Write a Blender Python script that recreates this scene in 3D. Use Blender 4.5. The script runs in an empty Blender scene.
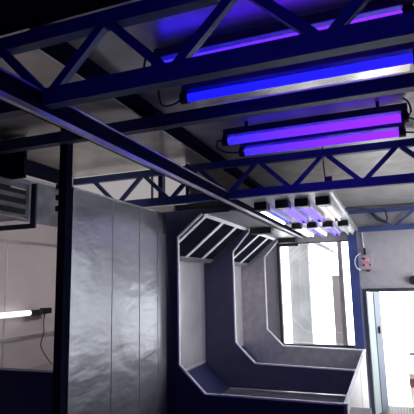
import bpy, bmesh, math, random
from mathutils import Vector, Matrix
random.seed(4)
SC = bpy.context.scene
COL = SC.collection
EYE = 2.35                                   # eye height over the floor; z below is given relative to it

# ------------------------------------------------------------------ camera
def rot(yaw, pitch, roll):
    cy, sy, cp, sp, cr, sr = (math.cos(yaw), math.sin(yaw), math.cos(pitch), math.sin(pitch), math.cos(roll), math.sin(roll))
    f = Vector((sy*cp, cy*cp, sp)); r = Vector((cy, -sy, 0)); u = r.cross(f)
    r2 = r*cr + u*sr; u2 = u*cr - r*sr
    return r2, u2, f
cr_, cu_, cf_ = rot(math.radians(-21.05), math.radians(9.33), math.radians(-1.24))
cam_data = bpy.data.cameras.new('camera'); cam = bpy.data.objects.new('camera', cam_data); COL.objects.link(cam)
cam.matrix_world = Matrix(((cr_.x, cu_.x, -cf_.x, 0), (cr_.y, cu_.y, -cf_.y, 0), (cr_.z, cu_.z, -cf_.z, EYE), (0, 0, 0, 1)))
cam_data.sensor_width = 36; cam_data.lens = 461.2/414*36; cam_data.clip_start = 0.05
SC.camera = cam

# ------------------------------------------------------------------ world, light, exposure
w = bpy.data.worlds.new('overcast_sky'); SC.world = w; w.use_nodes = True
bg = w.node_tree.nodes['Background']; bg.inputs[0].default_value = (0.93, 0.97, 1.0, 1); bg.inputs[1].default_value = 7.5
def area(name, loc, size, sizey, direction, power, col):
    d = bpy.data.lights.new(name, 'AREA'); d.shape = 'RECTANGLE'; d.size = size; d.size_y = sizey; d.energy = power; d.color = col
    o = bpy.data.objects.new(name, d); COL.objects.link(o); o.location = loc
    o.rotation_euler = Vector(direction).to_track_quat('-Z', 'Y').to_euler()
    return o
VIO = (0.30, 0.10, 1.0)
SC.view_settings.view_transform = 'Standard'; SC.view_settings.look = 'None'
SC.view_settings.gamma = 1; SC.view_settings.exposure = 0.0; SC.view_settings.use_curve_mapping = False

# ------------------------------------------------------------------ materials
def mat(name, col, rough=0.5, metal=0.0, noise=0.0, nscale=6.0, bump=0.0, bscale=20.0, bstretch=(1, 1, 1), spec=0.5, emit=None, estr=0.0):
    m = bpy.data.materials.new(name); m.use_nodes = True
    nt = m.node_tree; b = nt.nodes['Principled BSDF']
    b.inputs['Base Color'].default_value = (*col, 1); b.inputs['Roughness'].default_value = rough
    b.inputs['Metallic'].default_value = metal; b.inputs['Specular IOR Level'].default_value = spec
    if emit: b.inputs['Emission Color'].default_value = (*emit, 1); b.inputs['Emission Strength'].default_value = estr
    if noise or bump:
        tc = nt.nodes.new('ShaderNodeTexCoord')
    if noise:
        n = nt.nodes.new('ShaderNodeTexNoise'); n.inputs['Scale'].default_value = nscale; n.inputs['Detail'].default_value = 5
        nt.links.new(tc.outputs['Object'], n.inputs['Vector'])
        rp = nt.nodes.new('ShaderNodeValToRGB')
        rp.color_ramp.elements[0].position = 0.3; rp.color_ramp.elements[1].position = 0.7
        rp.color_ramp.elements[0].color = (*[c*(1-noise) for c in col], 1); rp.color_ramp.elements[1].color = (*[min(1, c*(1+noise)) for c in col], 1)
        nt.links.new(n.outputs['Fac'], rp.inputs['Fac']); nt.links.new(rp.outputs['Color'], b.inputs['Base Color'])
    if bump:
        mp = nt.nodes.new('ShaderNodeMapping'); mp.inputs['Scale'].default_value = bstretch
        n2 = nt.nodes.new('ShaderNodeTexNoise'); n2.inputs['Scale'].default_value = bscale; n2.inputs['Detail'].default_value = 2
        nt.links.new(tc.outputs['Object'], mp.inputs['Vector']); nt.links.new(mp.outputs['Vector'], n2.inputs['Vector'])
        bp = nt.nodes.new('ShaderNodeBump'); bp.inputs['Strength'].default_value = bump; bp.inputs['Distance'].default_value = 0.03
        nt.links.new(n2.outputs['Fac'], bp.inputs['Height']); nt.links.new(bp.outputs['Normal'], b.inputs['Normal'])
    return m
def emat(name, col, strength):
    m = bpy.data.materials.new(name); m.use_nodes = True; nt = m.node_tree; nt.nodes.clear()
    o = nt.nodes.new('ShaderNodeOutputMaterial'); e = nt.nodes.new('ShaderNodeEmission')
    e.inputs[0].default_value = (*col, 1); e.inputs[1].default_value = strength
    nt.links.new(e.outputs[0], o.inputs[0]); return m
def tube_mat(name, ca, cb, strength, axis=0, half=0.62):
    """a discharge tube whose glow drifts from one hue to the other along its length"""
    m = bpy.data.materials.new(name); m.use_nodes = True; nt = m.node_tree; nt.nodes.clear()
    o = nt.nodes.new('ShaderNodeOutputMaterial'); e = nt.nodes.new('ShaderNodeEmission'); tc = nt.nodes.new('ShaderNodeTexCoord')
    sp = nt.nodes.new('ShaderNodeSeparateXYZ'); mr = nt.nodes.new('ShaderNodeMapRange'); mx = nt.nodes.new('ShaderNodeMix'); mx.data_type = 'RGBA'
    nt.links.new(tc.outputs['Object'], sp.inputs[0]); nt.links.new(sp.outputs[axis], mr.inputs[0])
    mr.inputs[1].default_value = -half; mr.inputs[2].default_value = half
    nt.links.new(mr.outputs[0], mx.inputs[0]); mx.inputs[6].default_value = (*ca, 1); mx.inputs[7].default_value = (*cb, 1)
    nt.links.new(mx.outputs[2], e.inputs[0]); e.inputs[1].default_value = strength
    nt.links.new(e.outputs[0], o.inputs[0]); return m
def glass_mat(name, tint, gloss=0.08):
    m = bpy.data.materials.new(name); m.use_nodes = True; nt = m.node_tree; nt.nodes.clear()
    o = nt.nodes.new('ShaderNodeOutputMaterial'); t = nt.nodes.new('ShaderNodeBsdfTransparent'); g = nt.nodes.new('ShaderNodeBsdfGlossy')
    t.inputs[0].default_value = (*tint, 1); g.inputs['Roughness'].default_value = 0.05
    mx = nt.nodes.new('ShaderNodeMixShader'); mx.inputs[0].default_value = gloss
    nt.links.new(t.outputs[0], mx.inputs[1]); nt.links.new(g.outputs[0], mx.inputs[2]); nt.links.new(mx.outputs[0], o.inputs[0]); return m

M = {
 'blue': mat('blue_painted_steel', (0.045, 0.07, 0.23), 0.5, 0, 0.15, 9),
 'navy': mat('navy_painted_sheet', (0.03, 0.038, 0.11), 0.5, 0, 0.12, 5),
 'galv': mat('galvanised_steel', (0.50, 0.49, 0.50), 0.38, 0.75, 0.12, 14),
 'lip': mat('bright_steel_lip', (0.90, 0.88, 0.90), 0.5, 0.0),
 'roof': mat('roof_sheet', (0.62, 0.59, 0.54), 0.33, 0.55, 0.18, 4, 0.12, 2.5, (1, 1, 1)),
 'panelw': mat('white_wall_panel', (0.62, 0.58, 0.60), 0.55, 0, 0.06, 2),
 'upper': mat('grey_blue_sheet', (0.26, 0.29, 0.34), 0.5, 0.3, 0.35, 5),
 'mauve': mat('mauve_grey_wall', (0.42, 0.39, 0.42), 0.65, 0, 0.06, 12),
 'part': mat('brushed_partition_sheet', (0.26, 0.26, 0.285), 0.29, 0.45, 0.10, 3, 0.30, 6.0, (0.5, 0.5, 1.2)),
 'plate': mat('shaded_divider_sheet', (0.095, 0.095, 0.17), 0.5, 0.0, 0.1, 6),  # galvanised dividers; their lack of light is put into this dark colour
 'stand': mat('warm_grey_cabinet', (0.36, 0.32, 0.31), 0.5, 0, 0.1, 20),
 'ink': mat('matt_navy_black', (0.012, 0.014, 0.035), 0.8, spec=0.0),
 'inner': mat('inner_lining', (0.72, 0.67, 0.68), 0.24, 0.4, 0.1, 3, 0.12, 5.0, (1, 1, .35)),
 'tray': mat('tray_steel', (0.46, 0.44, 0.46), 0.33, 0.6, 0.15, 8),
 'white': mat('white_enamel', (0.80, 0.78, 0.80), 0.4),
 'apron': mat('white_apron_sheet', (0.52, 0.48, 0.48), 0.45, 0.1, 0.06, 5),
 'dglass': mat('black_hood_glass', (0.012, 0.012, 0.02), 0.5, 0, 0.3, 30, spec=0.0),
 'black': mat('black_plastic', (0.012, 0.012, 0.016), 0.4),
 'house': mat('dark_lamp_housing', (0.07, 0.07, 0.16), 0.4),
 'ceil2': mat('pale_booth_ceiling', (0.72, 0.69, 0.72), 0.42, 0.1, 0.08, 6),
 'floor': mat('grey_concrete_floor', (0.30, 0.29, 0.29), 0.7, 0, 0.15, 7),
 'rib': mat('brown_grey_ribbed_sheet', (0.06, 0.05, 0.05), 0.6, 0, 0.12, 9),
 'counter': mat('grey_brown_counter', (0.38, 0.34, 0.33), 0.5, 0, 0.1, 12),
 'brown': mat('grey_brown_frame', (0.40, 0.35, 0.35), 0.5, 0.2),
 'dark': mat('dark_grey_frame', (0.05, 0.05, 0.065), 0.45, 0.2),
 'cyan': mat('pale_cyan_door_sheet', (0.185, 0.225, 0.23), 0.6),
 'stile': mat('blue_grey_door_stile', (0.062, 0.078, 0.11), 0.6),
 'outw': mat('outdoor_white_wall', (0.86, 0.85, 0.84), 0.7),
 'outg': mat('outdoor_grey_column', (0.24, 0.242, 0.24), 0.6, 0, 0.25, 3),
 'outm': mat('outdoor_mauve_panel', (0.17, 0.145, 0.145), 0.6),
 'outc': mat('outdoor_cyan_canopy', (0.065, 0.088, 0.09), 0.6),
 'outb': mat('outdoor_dark_beam', (0.03, 0.028, 0.028), 0.7),
 'red': mat('dull_red_plastic', (0.10, 0.03, 0.03), 0.45),
 'pane': glass_mat('clear_pane', (0.97, 0.98, 0.98)),
 'tubewhite': emat('white_tube_light', (1.0, 0.93, 0.94), 1.5),
 'offtube': mat('unlit_white_tube', (0.85, 0.82, 0.84), 0.25),
 'reflector': mat('lamp_reflector', (0.80, 0.74, 0.70), 0.22, 0.9),
 'pink': mat('pink_indicator', (0.8, 0.2, 0.25), 0.3, emit=(1, 0.3, 0.35), estr=0.3),
 'redind': mat('dark_indicator', (0.10, 0.03, 0.04), 0.3),
 'clear': mat('pale_switch_plate', (0.45, 0.41, 0.47), 0.35),
}
M['tubewhite_added'] = emat('added_white_tube', (1.0, 0.90, 0.88), 10.5)
M['tube_a'] = tube_mat('violet_tube_glow', (0.02, 0.010, 1.0), (0.13, 0.010, 1.0), 3.2)
M['tube_added'] = tube_mat('added_violet_tube_glow', (0.03, 0.012, 1.0), (0.08, 0.012, 1.0), 11.0)
M['arr_c'] = emat('cream_tube_glow', (1.0, 0.9, 0.88), 1.5)
M['tube_b'] = tube_mat('blue_tube_glow', (0.005, 0.005, 0.95), (0.009, 0.006, 0.9), 2.6)
M['arr_v'] = emat('lilac_tube_glow', (0.17, 0.11, 1.0), 2.6)
M['arr_b'] = emat('blue_lilac_tube_glow', (0.16, 0.19, 0.85), 1.0)
M['arr_w'] = emat('white_lilac_tube_glow', (1.0, 0.93, 0.98), 6.0)

# ------------------------------------------------------------------ mesh helpers
class MB:
    def __init__(s): s.v = []; s.f = []
    def add(s, vs, fs):
        n = len(s.v); s.v += [Vector(q) for q in vs]; s.f += [[n+i for i in q] for q in fs]; return s
    def box(s, x0, x1, y0, y1, z0, z1):
        vs = [(x, y, z) for x in (x0, x1) for y in (y0, y1) for z in (z0, z1)]
        return s.add(vs, [(0, 1, 3, 2), (4, 6, 7, 5), (0, 4, 5, 1), (2, 3, 7, 6), (0, 2, 6, 4), (1, 5, 7, 3)])
    def bar(s, a, b, w, h, up=(0, 1, 0)):
        a = Vector(a); b = Vector(b); d = (b-a).normalized(); u = Vector(up); u = (u-d*u.dot(d)).normalized(); r = d.cross(u)
        vs = [p + r*(i*w/2) + u*(j*h/2) for p in (a, b) for i, j in ((-1, -1), (1, -1), (1, 1), (-1, 1))]
        return s.add(vs, [(3, 2, 1, 0), (4, 5, 6, 7), (0, 1, 5, 4), (1, 2, 6, 5), (2, 3, 7, 6), (3, 0, 4, 7)])
    def tube(s, pts, r, n=10, cap=True):
        pts = [Vector(p) for p in pts]; rings = []
        for i, p in enumerate(pts):
            d = (pts[min(i+1, len(pts)-1)] - pts[max(i-1, 0)]).normalized()
            u = Vector((0, 0, 1)) if abs(d.z) < .9 else Vector((1, 0, 0))
            a = d.cross(u).normalized(); b = d.cross(a)
            rings.append([p + a*math.cos(2*math.pi*k/n)*r + b*math.sin(2*math.pi*k/n)*r for k in range(n)])
        vs = [q for rg in rings for q in rg]; fs = []
        for i in range(len(pts)-1):
            for k in range(n): fs.append((i*n+k, i*n+(k+1) % n, (i+1)*n+(k+1) % n, (i+1)*n+k))
        if cap: fs += [tuple(range(n))[::-1], tuple((len(pts)-1)*n+k for k in range(n))]
        return s.add(vs, fs)
    def prism(s, prof, y0, y1):
        """closed profile of (x, z) points, extruded along y"""
        n = len(prof); vs = [(x, y0, z) for x, z in prof] + [(x, y1, z) for x, z in prof]
        fs = [(i, (i+1) % n, n+(i+1) % n, n+i) for i in range(n)] + [tuple(range(n))[::-1], tuple(range(n, 2*n))]
        return s.add(vs, fs)
def empty(name, loc):
    o = bpy.data.objects.new(name, None); COL.objects.link(o); o.location = Vector(loc) + Vector((0, 0, EYE)); o.empty_display_size = .1
    return o
def origin(o):
    v = Vector((0, 0, 0))
    while o: v += o.location; o = o.parent
    return v
def build(name, mb, material, parent=None, loc=None, bevel=0.0, smooth=False):
    """one mesh object; coordinates are given relative to the eye height"""
    lift = Vector((0, 0, EYE))
    if loc is None:
        xs = [min(v[i] for v in mb.v) for i in range(3)]; xe = [max(v[i] for v in mb.v) for i in range(3)]
        base = Vector(((xs[0]+xe[0])/2, (xs[1]+xe[1])/2, (xs[2]+xe[2])/2)) + lift
    else: base = Vector(loc) + lift
    me = bpy.data.meshes.new(name); me.from_pydata([v+lift-base for v in mb.v], [], mb.f)
    bm = bmesh.new(); bm.from_mesh(me); bmesh.ops.recalc_face_normals(bm, faces=bm.faces); bm.to_mesh(me); bm.free()
    if smooth:
        for p in me.polygons: p.use_smooth = len(p.vertices) == 4
    me.materials.append(material); me.materials[0] = material
    o = bpy.data.objects.new(name, me); COL.objects.link(o)
    if parent: o.parent = parent; o.location = base - origin(parent)
    else: o.location = base
    if bevel:
        b = o.modifiers.new('bevel', 'BEVEL'); b.width = bevel; b.segments = 2; b.limit_method = 'ANGLE'
    return o
def tag(o, label=None, cat=None, group=None, kind=None):
    if label: o['label'] = label
    if cat: o['category'] = cat
    if group: o['group'] = group
    if kind: o['kind'] = kind
    return o
def struct(o, label, cat): return tag(o, label, cat, kind='structure')
def B(*a): return MB().box(*a)
def copy_tree(o, parent=None):
    c = o.copy(); COL.objects.link(c); c.parent = parent
    for ch in list(o.children): copy_tree(ch, c)
    return c
def curve_pts(P, n=6):
    """Catmull-Rom through points"""
    P = [Vector(p) for p in P]; Q = [P[0]] + P + [P[-1]]; out = []
    for i in range(1, len(Q)-2):
        for k in range(n):
            t = k/n; a, b, c, d = Q[i-1], Q[i], Q[i+1], Q[i+2]
            out.append(.5*((2*b) + (c-a)*t + (2*a-5*b+4*c-d)*t*t + (3*b-a-3*c+d)*t**3))
    return out + [P[-1]]

FL = -2.35                    # floor
RF = 1.31                     # underside of the roof sheet
XL, XR = -3.5, 1.7
YB, YE = -1.6, 8.75           # rear wall, end wall

# ------------------------------------------------------------------ the setting
struct(build('floor', B(XL-.1, XR+.1, YB-.1, YE+.1, FL-.08, FL), M['floor']), 'grey concrete floor of the dark hall', 'floor')
rm = B(XL-.1, XR+.1, YB-.1, YE+.1, RF, RF+.06)
struct(build('ceiling', rm, M['roof']), 'dull metal sheet roof over the trusses', 'ceiling')
wl = build('wall_left', B(XL-.1, XL, YB, YE, FL, RF), M['panelw'])
struct(wl, 'pinkish white panelled side wall behind the tube light', 'wall')
build('upper_sheet', B(XL, XL+.012, 3.06, 5.6, .67, 1.12), M['upper'], wl)['label'] = 'mottled blue-grey upper sheet'
for z in (.45, -.505): build('wall_rail', B(XL, XL+.02, 3.06, 5.6, z-.02, z+.015), M['galv'], wl)
for yy in (3.56, 4.76): build('panel_seam', B(XL, XL+.004, yy-.006, yy+.006, -.8, .43), M['galv'], wl)
RY0, RY1 = 6.2, 8.6
rw = MB(); rw.box(XR, XR+.1, YB, RY0, FL, RF); rw.box(XR, XR+.1, RY1, YE, FL, RF); rw.box(XR, XR+.1, RY0, RY1, FL, -1.5); rw.box(XR, XR+.1, RY0, RY1, .75, RF)
struct(build('wall_right', rw, M['mauve']), 'grey side wall right of the aisle', 'wall')
struct(build('wall_back', B(XL, XR, YB-.1, YB, FL, RF), M['navy']), 'navy wall behind the viewer', 'wall')
w3 = struct(empty('window_added', (XR, 6.8, -1.5)), 'added wide daylight window, out of view in the right wall of the aisle', 'window')  # unseen window, added to bring daylight onto the booth and roof
wf = MB()
for yy in (RY0, 7.4, RY1-.04): wf.box(XR+.02, XR+.08, yy, yy+.04, -1.46, .71)
wf.box(XR+.02, XR+.08, RY0, RY1, -1.5, -1.46); wf.box(XR+.02, XR+.08, RY0, RY1, .71, .75)
build('window_frame', wf, M['dark'], w3)
build('glass_pane', B(XR+.05, XR+.056, RY0+.04, RY1-.04, -1.46, .71), M['pane'], w3)
# end wall with window and door opening
WX0, WX1, WZ0, WZ1 = -1.95, -.64, -1.19, .71
DX0, DX1, DZ1 = -.39, .62, -.22
ew = MB()
ew.box(XL, WX0, YE, YE+.1, FL, RF); ew.box(WX0, WX1, YE, YE+.1, FL, WZ0); ew.box(WX0, WX1, YE, YE+.1, WZ1, RF)
ew.box(WX1, DX0, YE, YE+.1, FL, RF); ew.box(DX0, DX1, YE, YE+.1, DZ1, RF); ew.box(DX1, XR, YE, YE+.1, FL, RF)
struct(build('wall_end', ew, M['mauve']), 'mauve-grey end wall above and around the bright doorway', 'wall')
win = struct(empty('window_1', (WX0, YE, WZ0)), 'bright window at the far end of the benches', 'window')
fr = MB(); fr.box(WX0, WX0+.055, YE-.03, YE+.08, WZ0, WZ1); fr.box(WX0+.055, WX1, YE-.03, YE+.08, WZ0, WZ0+.05); fr.box(WX0+.055, -1.53, YE-.03, YE+.08, WZ1-.06, WZ1)
fr.box(-1.53, WX1, YE, YE+.08, WZ1-.02, WZ1)
build('window_frame', fr, M['dark'], win)
build('mullion', B(-.83, -.755, YE-.035, YE+.07, WZ0+.05, WZ1-.02), M['brown'], win)
build('glass_pane', B(WX0+.055, WX1, YE+.035, YE+.041, WZ0+.05, WZ1-.02), M['pane'], win)
dr = struct(empty('door_1', (DX0, YE, FL)), 'open doorway full of daylight at the far right', 'door')
df = MB(); df.box(DX0-.05, DX0+.005, YE-.02, YE+.1, FL, DZ1+.05); df.box(DX0+.005, DX1, YE-.02, YE+.1, DZ1, DZ1+.06); df.box(DX1, DX1+.05, YE-.02, YE+.1, FL, DZ1+.06)
build('door_frame', df, M['dark'], dr)
# leaf: hinged at the left jamb and swung outward
a = math.radians(72); hx, hy = DX0+.01, YE+.11
def leaf(u0, u1, v0, v1, z0, z1):
    m = MB(); du = Vector((math.cos(a), math.sin(a), 0)); dv = Vector((math.sin(a), -math.cos(a), 0)); o = Vector((hx, hy, 0))
    vs = [o+du*u+dv*v+Vector((0, 0, z)) for u in (u0, u1) for v in (v0, v1) for z in (z0, z1)]
    return m.add(vs, [(0, 1, 3, 2), (4, 6, 7, 5), (0, 4, 5, 1), (2, 3, 7, 6), (0, 2, 6, 4), (1, 5, 7, 3)])
lf = build('door_leaf', leaf(0, .63, -.045, 0, FL+.035, DZ1-.01), M['cyan'], dr)
build('door_stile', leaf(.30, .62, 0, .012, FL+.04, DZ1-.02), M['stile'], lf)
hd = leaf(.40, .52, .012, .05, -.98, -.86)
build('door_latch', hd, M['black'], lf)

# end-wall column, eave beam, partitions
col = build('steel_column', B(-.625, -.475, YE-.14, YE-.005, FL, .838), M['blue'])
tag(col, 'blue steel column between the bright window and the doorway', 'column')
eb = empty('eave_beam', (XL+.05, 4, 1.14)); tag(eb, 'dark eave beam with a bright lower edge along the left wall', 'beam')
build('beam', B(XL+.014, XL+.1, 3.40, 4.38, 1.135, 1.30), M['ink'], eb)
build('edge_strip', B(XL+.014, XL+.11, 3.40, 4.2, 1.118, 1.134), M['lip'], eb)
# partition facing the camera, with the opening into the white side room
pw = MB(); pw.box(XL, -2.435, 3.0, 3.05, FL, -.675)
struct(build('wall_partition', pw, M['navy']), 'dark navy wall below the opening to the white side room', 'wall')
struct(build('trim_1', B(XL, -2.435, 2.985, 3.06, -.675, -.65), M['navy']), 'dark sill of the opening to the side room', 'sill')
post = empty('steel_post', (-2.40, 3.02, FL)); tag(post, 'dark blue square post left of the tall grey partition panel', 'post')
build('post_shaft', B(-2.433, -2.36, 2.985, 3.06, FL, 1.30), M['ink'], post)
for z in (.80, .71, .62): build('bracket', B(-2.475, -2.434, 3.0, 3.05, z-.022, z+.022), M['black'], post)
# tall partition panel beside the aisle
pp = empty('partition_panel', (-2.37, 3.9, FL)); tag(pp, 'tall smooth grey metal partition panel with soft reflections, right of the dark post', 'panel')
sh = MB()
edges = [3.065, 3.66, 4.16, 4.56, 4.775]
build('panel_sheet', B(-2.385, -2.35, 3.065, 4.775, FL, .785), M['part'], pp)
for e in edges[1:-1]: build('seam', B(-2.35, -2.347, e-.003, e+.003, FL, .78), M['brown'], pp)
build('top_edge', B(-2.39, -2.345, 3.065, 4.775, .785, .80), M['galv'], pp)
struct(build('wall_room', B(XL, -2.64, 5.6, 5.65, FL, 1.3), M['panelw']), 'end wall of the white side room', 'wall')
tag(build('counter', B(XL+.022, -2.66, 3.06, 5.59, -.86, -.82), M['counter'], bevel=.004), 'grey-brown counter under the tube light in the side room', 'counter')

# ------------------------------------------------------------------ roof trusses
def truss(name, Y, label, phase, x0, x1, pitch, wide=.05):
    t = empty(name, (0, Y, .84)); tag(t, label, 'truss', 'blue roof trusses')
    build('bottom_chord', B(x0, x1, Y-.03, Y+.03, .84, .925), M['blue'], t)
    build('top_chord', B(x0, x1, Y-.03, Y+.03, 1.175, 1.245), M['blue'], t)
    k = math.ceil((x0-phase)/pitch)
    while True:
        xb = phase + k*pitch
        if xb > x1: break
        for s in (-1, 1):
            xt = xb + s*pitch/2
            if x0+.04 < xt < x1-.04 and x0+.03 < xb:
                build('web_strut', MB().bar((xb+s*.028, Y, .915), (xt-s*.022, Y, 1.185), .042, .035), M['blue'], t)
        k += 1
    return t
TX0, TX1 = XL+.12, XR-.02
truss('roof_truss', 1.68, 'nearest blue roof truss crossing the top of the view', -.155, TX0, TX1, .645)
t2 = truss('roof_truss', 4.43, 'second blue roof truss, just in front of the hooded benches', -.15, TX0, TX1, .66)
build('hanging_cable', MB().tube([(-.50, 4.46, 1.30), (-.50, 4.465, 1.1), (-.49, 4.46, .935)], .006), M['black'], t2)
build('junction_box', B(-.50, -.43, 4.465, 4.50, .927, .985), M['black'], t2)
t3 = truss('roof_truss', YE-.07, 'far blue truss on the end wall above the doorway', .15, -.62, TX1, .78)
build('cable_loop', MB().tube(curve_pts([(-.16, YE-.11, 1.16), (-.12, YE-.13, 1.06), (0, YE-.13, 1.0), (.06, YE-.13, 1.03), (.05, YE-.12, 1.13), (.04, YE-.11, 1.2)]), .014, 8), M['black'], t3)
# purlins and stringers
tag(build('shade_board', B(TX0, TX1, .7, 1.64, 1.25, 1.305), M['ink']), 'added dark board standing for the unlit roof in front of the nearest truss', 'board')  # board added to darken the near roof, which is only unlit
tag(build('roof_purlin', B(TX0, TX1, 2.92, 3.0, 1.145, 1.235), M['navy']), 'dark cross purlin between the blue tube lamps', 'purlin')
sg = empty('roof_stringer', (-1.65, 3, 1.25)); tag(sg, 'dark roof stringer with a bright edge running away above the trusses', 'beam')
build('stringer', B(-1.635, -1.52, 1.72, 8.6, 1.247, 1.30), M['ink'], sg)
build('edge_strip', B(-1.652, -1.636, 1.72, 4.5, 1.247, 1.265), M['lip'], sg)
# long runway beam along the benches
rb = empty('runway_beam', (-1.47, 4, .77)); tag(rb, 'long steel runway beam running from the near left to the far window', 'beam')
build('lower_flange', B(-1.449, -1.425, .55, YE-.04, .775, .80), M['galv'], rb)
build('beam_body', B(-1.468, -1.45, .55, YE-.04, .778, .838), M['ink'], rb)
for y0, y1 in ((.55, 1.64), (1.715, 4.395), (4.465, YE-.04)):
    build('beam_web', B(-1.515, -1.45, y0, y1, .839, .897), M['ink'], rb)
    build('upper_flange', B(-1.52, -1.44, y0, y1, .898, .908), M['galv'], rb)

# ------------------------------------------------------------------ hooded booth with three dividers
bt = empty('booth', (-1.5, 6.7, FL)); tag(bt, 'long hooded bench booth with chamfered openings along the left side', 'booth')
Y1, Y2, Y3 = 4.85, 6.60, 8.50
XBk, XFr = -2.6, -.47
build('back_panel', B(XBk-.03, XBk, Y1, YE-.03, -1.16, .30), M['inner'], bt)
tr = MB().prism([(-2.25, -1.5), (XFr-.03, -1.5), (XFr-.03, -1.53), (-2.26, -1.53)], Y1+.03, YE-.03)
build('tray_slope', MB().prism([(XBk, -1.16), (-2.25, -1.499), (-2.26, -1.53), (XBk-.03, -1.18)], Y1+.03, YE-.03), M['navy'], bt)
build('tray', tr, M['tray'], bt)
# hood: slope from (-2.5, .29) to (-1.93, .785)
build('hood_frame', MB().prism([(-2.5, .325), (-1.93, .785), (-1.95, .81), (-2.60, .37), (XBk-.03, .30), (XBk, .30)], Y1+.03, YE-.03), M['navy'], bt)
hv = (Vector((-1.93, 0, .785)) - Vector((-2.5, 0, .325))).normalized(); hn = Vector((hv.z, 0, -hv.x))
def hood_strip(y0, y1, s0, s1, t0, t1):
    o = Vector((-2.5, 0, .325)); m = MB()
    vs = [o + hv*s + hn*t + Vector((0, yy, 0)) for yy in (y0, y1) for s in (s0, s1) for t in (t0, t1)]
    return m.add(vs, [(0, 1, 3, 2), (4, 6, 7, 5), (0, 4, 5, 1), (2, 3, 7, 6), (0, 2, 6, 4), (1, 5, 7, 3)])
HL = .732
for ya, yb in ((Y1+.03, Y2-.02), (Y2+.03, Y3-.02)):
    n = 3; st = (yb-ya)/n; SH = .14
    for k in range(n):
        build('hood_glass', hood_strip((ya+.125 if k == 0 else ya+k*st+SH+.045), (yb-.03 if k == 2 else ya+(k+1)*st+SH-.045), .05, HL-.03, .001, .012), M['dglass'], bt)
    for k in range(1, n):
        build('glazing_bar', hood_strip(ya+k*st+SH-.045, ya+k*st+SH+.045, .04, HL-.02, .001, .02), M['lip'], bt)
    build('glazing_bar', hood_strip(ya+.05, ya+.12, .04, HL-.02, .001, .02), M['lip'], bt)
    build('hood_lower_trim', hood_strip(ya, yb, -.02, .05, .001, .03), M['galv'], bt)
    build('hood_upper_trim', hood_strip(ya, yb, HL-.02, HL+.02, .001, .025), M['lip'], bt)
# dividers (C-shaped plates)
inner_near = [(-.50, -1.185), (-1.93, -1.18), (-2.235, -.89), (-2.235, .53), (-1.93, .78)]
inner_far = [(-.50, -1.18), (-1.86, -1.145), (-2.14, -.86), (-2.14, .45), (-1.87, .745)]
def divider(Y, outer, name='divider_plate', mt='plate'):
    inner = inner_near if name == 'end_plate' else inner_far
    pr = inner + outer
    d = build(name, MB().prism(pr, Y-.012, Y+.012), M[mt], bt)
    m = MB(); nx = inner
    for i in range(len(nx)-1):
        a0, b0 = Vector((nx[i][0], Y, nx[i][1])), Vector((nx[i+1][0], Y, nx[i+1][1]))
        m.bar(a0, b0, .018, .034, (0, 1, 0))
    build('edge_lip', m, M['lip'], d)
    return d
divider(Y1, [(-1.60, .78), (-1.60, .835), (-2.46, .835), (-2.46, FL), (-.50, FL)], 'end_plate', 'navy')  # galvanised end plate; its shade is put into the navy colour
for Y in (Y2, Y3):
    divider(Y, [(-1.93, .782), (-2.49, .32), (-2.606, .29), (-2.606, -1.17), (-2.25, -1.49), (-.50, -1.49)], mt='plate' if Y == Y2 else 'tray')  # shaded middle divider coloured dark, lit far divider coloured pale
    build('header_block', B(-1.86, -1.54, Y-.02, Y+.16, .70, .785), M['black'], bt)
# front upstand and apron
fl = build('front_ledge', B(-.50, -.455, Y1+.0, YE-.15, -1.2, -1.18), M['white'], bt)
build('inner_upstand', B(-.50, -.485, Y1+.014, YE-.15, -1.5, -1.2), M['galv'], bt)
ap = build('apron', B(-.484, -.465, Y1+.0, YE-.15, FL, -1.2), M['apron'], bt)
for yy in (7.0,): build('apron_seam', B(-.466, -.462, yy-.008, yy+.008, FL, -1.21), M['dark'], ap)
# booth ceiling
tp = build('top_panel', B(-1.95, -1.53, Y1+.02, YE-.04, .79, .81), M['galv'], bt)
cl = build('booth_ceiling', B(-1.425, -.47, 4.50, YE-.02, .865, .885), M['ceil2'], bt)
build('ceiling_edge', B(-.47, -.44, 4.50, YE-.16, .84, .89), M['galv'], bt)
rv = MB()
for k in range(22):
    yy = 4.95+k*.075; rv.add([(XBk+.001, yy-.012, -1.14), (XBk+.001, yy+.012, -1.14), (XBk+.001, yy+.012, -1.116), (XBk+.001, yy-.012, -1.116), (XBk+.008, yy, -1.128)], [(0, 1, 4), (1, 2, 4), (2, 3, 4), (3, 0, 4), (3, 2, 1, 0)])
tag(build('rivets', rv, M['lip'], bt), kind='stuff')
# lit glazing fixed behind the second truss, over the side room
cw = struct(empty('window_2', (-2.7, 4.58, .86)), 'pale lit clerestory behind the second truss', 'window')
build('clerestory_pane', B(-3.49, -1.96, 4.57, 4.59, .86, 1.305), emat('daylit_pane', (1.0, .93, .96), .38), cw)
build('glazing_bar', B(-2.42, -2.405, 4.54, 4.57, .86, 1.3), M['dark'], cw)
build('glazing_bar', B(-2.31, -2.255, 4.50, 4.57, .86, 1.3), M['navy'], cw)
build('glazing_bar', B(-1.99, -1.955, 4.53, 4.60, .86, 1.3), M['dark'], cw)

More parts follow.
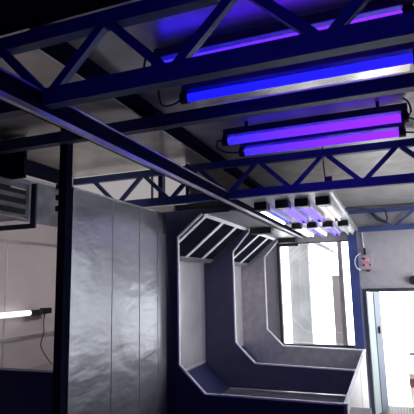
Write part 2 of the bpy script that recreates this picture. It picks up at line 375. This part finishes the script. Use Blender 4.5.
# ------------------------------------------------------------------ big tube lamps between the trusses
def big_lamp(Y, z, x0, x1, label, tube, refl, cable_l, cable_r):
    t = empty('tube_lamp', ((x0+x1)/2, Y, z)); tag(t, label, 'lamp', 'violet tube lamps under the roof')
    build('housing', B(x0-.04, x1+.05, Y-.03, Y+.075, z+.045, z+.10), M['house'], t, bevel=.006)
    build('tube', MB().tube([(x0, Y, z), (x1, Y, z)], .027 if refl else .031, 16), tube, t, smooth=True)
    for x in (x0-.025, x1+.025): build('end_cap', MB().tube([(x-.026, Y, z), (x+.026, Y, z)], .038, 12), M['black'], t)
    for x in (x0-.025, x1+.025): build('socket', B(x-.02, x+.02, Y-.02, Y+.02, z+.02, z+.05), M['black'], t)
    for x in (x0+.15, x1-.15): build('hanger', B(x-.012, x+.012, Y+.01, Y+.03, z+.10, RF-.005), M['dark'], t)
    if refl:
        m = B(x0+.01, x1-.01, Y+.04, Y+.14, z-.012, z-.004)
        build('reflector', m, M['reflector'], t)
    for pts in (cable_l, cable_r):
        if pts: build('power_cable', MB().tube(curve_pts(pts), .007, 8), M['black'], t)
    return t
big_lamp(2.16, 1.19, -1.08, .155, 'violet tube lamp just behind the nearest truss, highest in the view', M['tube_a'], False,
         [(-1.12, 2.16, 1.19), (-1.17, 2.16, 1.15), (-1.2, 2.17, 1.2), (-1.19, 2.18, 1.30)], None)
big_lamp(2.64, 1.20, -1.13, .22, 'blue tube lamp with a pale reflector, second below the nearest truss', M['tube_b'], True,
         [(-1.17, 2.64, 1.2), (-1.25, 2.64, 1.17), (-1.33, 2.65, 1.19), (-1.36, 2.66, 1.30)], None)
big_lamp(.35, 1.02, -.75, .5, 'added unseen violet tube lamp overhead on the near side of the first truss', M['tube_added'], False, None, None)  # out-of-view lamp, added to turn the near steel blue
big_lamp(3.495, 1.15, -1.14, .175, 'upper violet tube lamp of the pair before the second truss', M['tube_a'], False,
         [(-1.185, 3.495, 1.15), (-1.235, 3.5, 1.165), (-1.25, 3.51, 1.12), (-1.21, 3.58, 1.09), (-1.12, 3.63, 1.085), (-1.06, 3.65, 1.11), (-1.03, 3.65, 1.19)],
         [(.22, 3.495, 1.15), (.245, 3.5, 1.19), (.235, 3.5, 1.26), (.20, 3.5, 1.30)])
big_lamp(3.80, 1.13, -1.09, .165, 'lower violet tube lamp of the pair before the second truss', M['tube_a'], False, None,
         [(.21, 3.80, 1.13), (.30, 3.80, 1.12), (.36, 3.80, 1.16), (.31, 3.8, 1.21), (.24, 3.8, 1.25), (.22, 3.8, 1.30)])

# ------------------------------------------------------------------ eight lamps under the booth ceiling
def array_lamp():
    t = empty('ceiling_lamp', (0, 0, 0))
    build('housing', B(-.066, .066, .02, 1.30, -.055, 0), M['white'], t, bevel=.004)
    build('end_cap', B(-.072, .072, -.15, .02, -.088, 0), M['black'], t, bevel=.008)
    for x in (-.036, .036): build('tube', MB().tube([(x, .02, -.074), (x, 1.28, -.074)], .016, 10), M['arr_v'], t, smooth=True)
    build('tail_cap', B(-.06, .06, 1.28, 1.33, -.09, 0), M['dark'], t)
    return t
proto = array_lamp()
rows = [(-1.25, 5.02, ('arr_b', 'arr_w'), 'lamp with one blue and one white tube, leftmost of the near row over the benches'),
        (-1.01, 5.0, ('arr_v', 'arr_v'), 'lilac twin-tube lamp next to the blue and white one, near row over the benches'),
        (-.80, 5.0, ('arr_v', 'arr_v'), 'lilac twin-tube lamp beside the cream white one, near row over the benches'),
        (-.58, 5.0, ('arr_c', 'arr_c'), 'cream white twin-tube lamp, rightmost of the near row over the benches'),
        (-1.24, 7.1, ('arr_w', 'arr_w'), 'bright white twin-tube lamp, leftmost of the far row over the benches'),
        (-1.01, 7.1, ('arr_w', 'arr_v'), 'white and lilac twin-tube lamp, second from left in the far row'),
        (-.78, 7.1, ('arr_v', 'arr_v'), 'lilac twin-tube lamp, third from left in the far row'),
        (-.56, 7.1, ('offtube', 'offtube'), 'unlit white lamp nearest the blue column, far row')]
for i, (x, yy, tm, lab) in enumerate(rows):
    o = proto if i == 0 else copy_tree(proto)
    o.location = (x, yy, EYE+.864); tag(o, lab, 'lamp', 'twin tube lamps over the benches')
    tubes = [c for c in o.children if c.name.startswith('tube')]
    for c, k in zip(sorted(tubes, key=lambda c: -c.location.x), tm):
        c.material_slots[0].link = 'OBJECT'; c.material_slots[0].material = M[k]

# ------------------------------------------------------------------ side room fittings
lt = empty('tube_light', (XL+.09, 3.6, -.26)); tag(lt, 'white tube light with black end fitting on the side room wall', 'lamp')
build('tube', MB().tube([(XL+.09, 3.10, -.262), (XL+.09, 3.80, -.262)], .027, 12), M['tubewhite'], lt, smooth=True)
build('end_fitting', B(XL+.06, XL+.12, 3.80, 3.93, -.295, -.235), M['black'], lt, bevel=.004)
build('driver_box', B(XL+.07, XL+.11, 3.93, 3.98, -.29, -.24), M['dark'], lt)
build('plug', B(XL+.06, XL+.12, 3.98, 4.10, -.285, -.225), M['black'], lt, bevel=.004)
for yy in (3.4, 3.86, 4.04): build('wall_clip', B(XL, XL+.065, yy-.015, yy+.015, -.275, -.245), M['dark'], lt)
build('cord', MB().tube(curve_pts([(XL+.08, 4.04, -.27), (XL+.05, 4.06, -.37), (XL+.04, 4.08, -.48), (XL+.04, 4.04, -.6), (XL+.05, 4.07, -.68), (XL+.07, 4.15, -.79), (XL+.09, 4.17, -.815)]), .006, 6), M['dark'], lt)
l2 = empty('tube_light', (-2.43, 3.9, .2)); tag(l2, 'added twin white tube light hidden on the back of the tall partition panel', 'lamp')  # hidden lamp, added to brighten the side room and roof
build('housing', B(-2.43, -2.392, 3.3, 4.6, .1, .3), M['white'], l2)
for z in (.15, .25): build('tube', MB().tube([(-2.46, 3.32, z), (-2.46, 4.58, z)], .02, 10), M['tubewhite_added'], l2, smooth=True)
# louvred air unit
lu = empty('louvred_unit', (-3.2, 3.2, .58)); tag(lu, 'grey louvred air unit with a dark duct above, upper left', 'air unit')
build('unit_body', B(XL+.02, -3.0, 2.45, 3.28, .60, .93), M['upper'], lu, bevel=.008)
for z in (.845, .755, .665): build('louvre_slot', B(-3.001, -2.992, 2.9, 3.23, z-.028, z+.022), M['black'], lu)
build('louvre_lip', B(-2.999, -2.985, 3.04, 3.22, .855, .867), M['lip'], lu)
bk = MB(); bk.box(XL+.02, -2.935, 3.29, 3.31, .52, .565); bk.box(-2.99, -2.935, 3.29, 3.31, .565, .93)
build('support_bracket', bk, M['navy'], lu)
build('duct_box', B(XL+.02, -2.87, 3.06, 3.09, .935, 1.30), M['ink'], lu)

# ------------------------------------------------------------------ end wall fittings and the ribbed screen
sb = empty('switch_box', (-.36, YE-.03, .3)); tag(sb, 'pale wall switch box with two pink indicators beside the blue column', 'switch box')
build('plate', B(-.47, -.24, YE-.035, YE-.002, .17, .45), M['clear'], sb, bevel=.006)
build('plug', B(-.375, -.34, YE-.075, YE-.036, .43, .55), M['black'], sb, bevel=.004)
for z, k in ((.345, 'pink'), (.245, 'pink')): build('indicator', B(-.37, -.295, YE-.05, YE-.036, z-.022, z+.022), M[k], sb, bevel=.01)
for x0, x1, z in ((-.41, -.36, .36), (-.40, -.375, .25), (-.30, -.27, .25), (-.36, -.29, .15)): build('socket_hole', B(x0, x1, YE-.052, YE-.036 if z > .16 else YE-.002, z-.014, z+.02), M['redind'], sb)
build('supply_conduit', MB().tube([(-.37, YE-.02, .56), (-.38, YE-.02, .7), (-.38, YE-.02, .83)], .012, 8), M['white'], sb)
build('cable_loop', MB().tube(curve_pts([(-.42, YE-.15, .46), (-.50, YE-.16, .40), (-.53, YE-.16, .30), (-.50, YE-.16, .2), (-.44, YE-.06, .16)]), .008, 8), M['white'], sb)
wb = empty('wall_bell', (.36, YE-.04, 0)); tag(wb, 'small round black wall bell above the doorway at the right edge', 'bell')
build('dome', MB().tube([(.40, YE-.05, -.03), (.40, YE-.09, -.03)], .075, 16), M['black'], wb, bevel=.01)
build('back_plate', B(.35, .46, YE-.05, YE-.002, -.10, .03), M['dark'], wb)
tag(build('grey_cabinet', B(-.43, -.245, 4.35, 4.838, FL, -1.2), M['stand'], bevel=.006), 'low grey cabinet against the bench end, bottom of the view left of the doorway', 'cabinet')

# ------------------------------------------------------------------ outside, seen through window and door
struct(build('ground', B(-7, 6, YE+.1, 24, FL-.1, FL), M['outw']), 'bright pale ground outside', 'ground')
tag(build('outdoor_column', B(-1.98, -1.56, 10.0, 10.3, FL, 1.1), M['outg']), 'grey blotchy column outside, in the left half of the window', 'column')
tag(build('outdoor_screen', B(-1.10, -.94, 10.0, 10.06, FL, .10), M['outm']), 'mauve-brown upright panel outside, right half of the window', 'panel')
tag(build('outdoor_bar', B(-1.56, -1.15, 10.0, 10.03, .36, .385), M['outg']), 'thin grey crossbar outside the window beside the grey column', 'bar')
tag(build('outdoor_canopy', B(-1.9, -.9, 9.6, 13, 1.02, 1.05), M['outc']), 'pale cyan canopy outside above the window', 'canopy')
tag(build('outdoor_beam', B(-1.50, -1.43, 8.9, 14.5, .80, .87), M['outb']), 'grey beam outside continuing the runway beam', 'beam')
ob = empty('outdoor_bin', (.5, 10, FL)); tag(ob, 'dark red and grey bin outside the doorway at the right edge', 'bin')
build('bin_body', B(.23, .6, 10.0, 10.4, FL, -1.95), M['brown'], ob, bevel=.02)
build('red_band', B(.225, .605, 9.995, 10.405, -2.05, -1.9), M['red'], ob)
build('bin_lid', B(.22, .61, 9.99, 10.41, -1.9, -1.8), M['outg'], ob, bevel=.02)
oc = empty('outdoor_cabinet', (.5, 10.8, FL)); tag(oc, 'pale grey cabinet with a dark shelf outside, above the red bin', 'cabinet')
build('cabinet_body', B(.30, .9, 10.8, 11.1, FL, -1.05), M['outw'], oc)
build('shelf', B(.27, .9, 10.65, 10.8, -1.55, -1.52), M['dark'], oc)
dk = empty('outdoor_deck', (.2, 9.2, FL)); tag(dk, 'brown-grey ribbed deck just outside the open doorway', 'deck')
pr = []; x = -.44
while x < 1.3:
    pr += [(x, FL+.03), (x+.024, FL+.03), (x+.028, FL+.005), (x+.044, FL+.005)]; x += .048
n = len(pr); m = MB()
m.add([(px, yy, pz) for yy in (YE+.11, 9.72) for px, pz in pr] + [(px, yy, FL) for yy in (YE+.11, 9.72) for px, pz in pr],
      [(i, i+1, n+i+1, n+i) for i in range(n-1)] + [(2*n+i, 3*n+i, 3*n+i+1, 2*n+i+1) for i in range(n-1)] + [(i, 2*n+i, 2*n+i+1, i+1) for i in range(n-1)] + [(n+i, n+i+1, 3*n+i+1, 3*n+i) for i in range(n-1)])
build('ribbed_boards', m, M['rib'], dk)
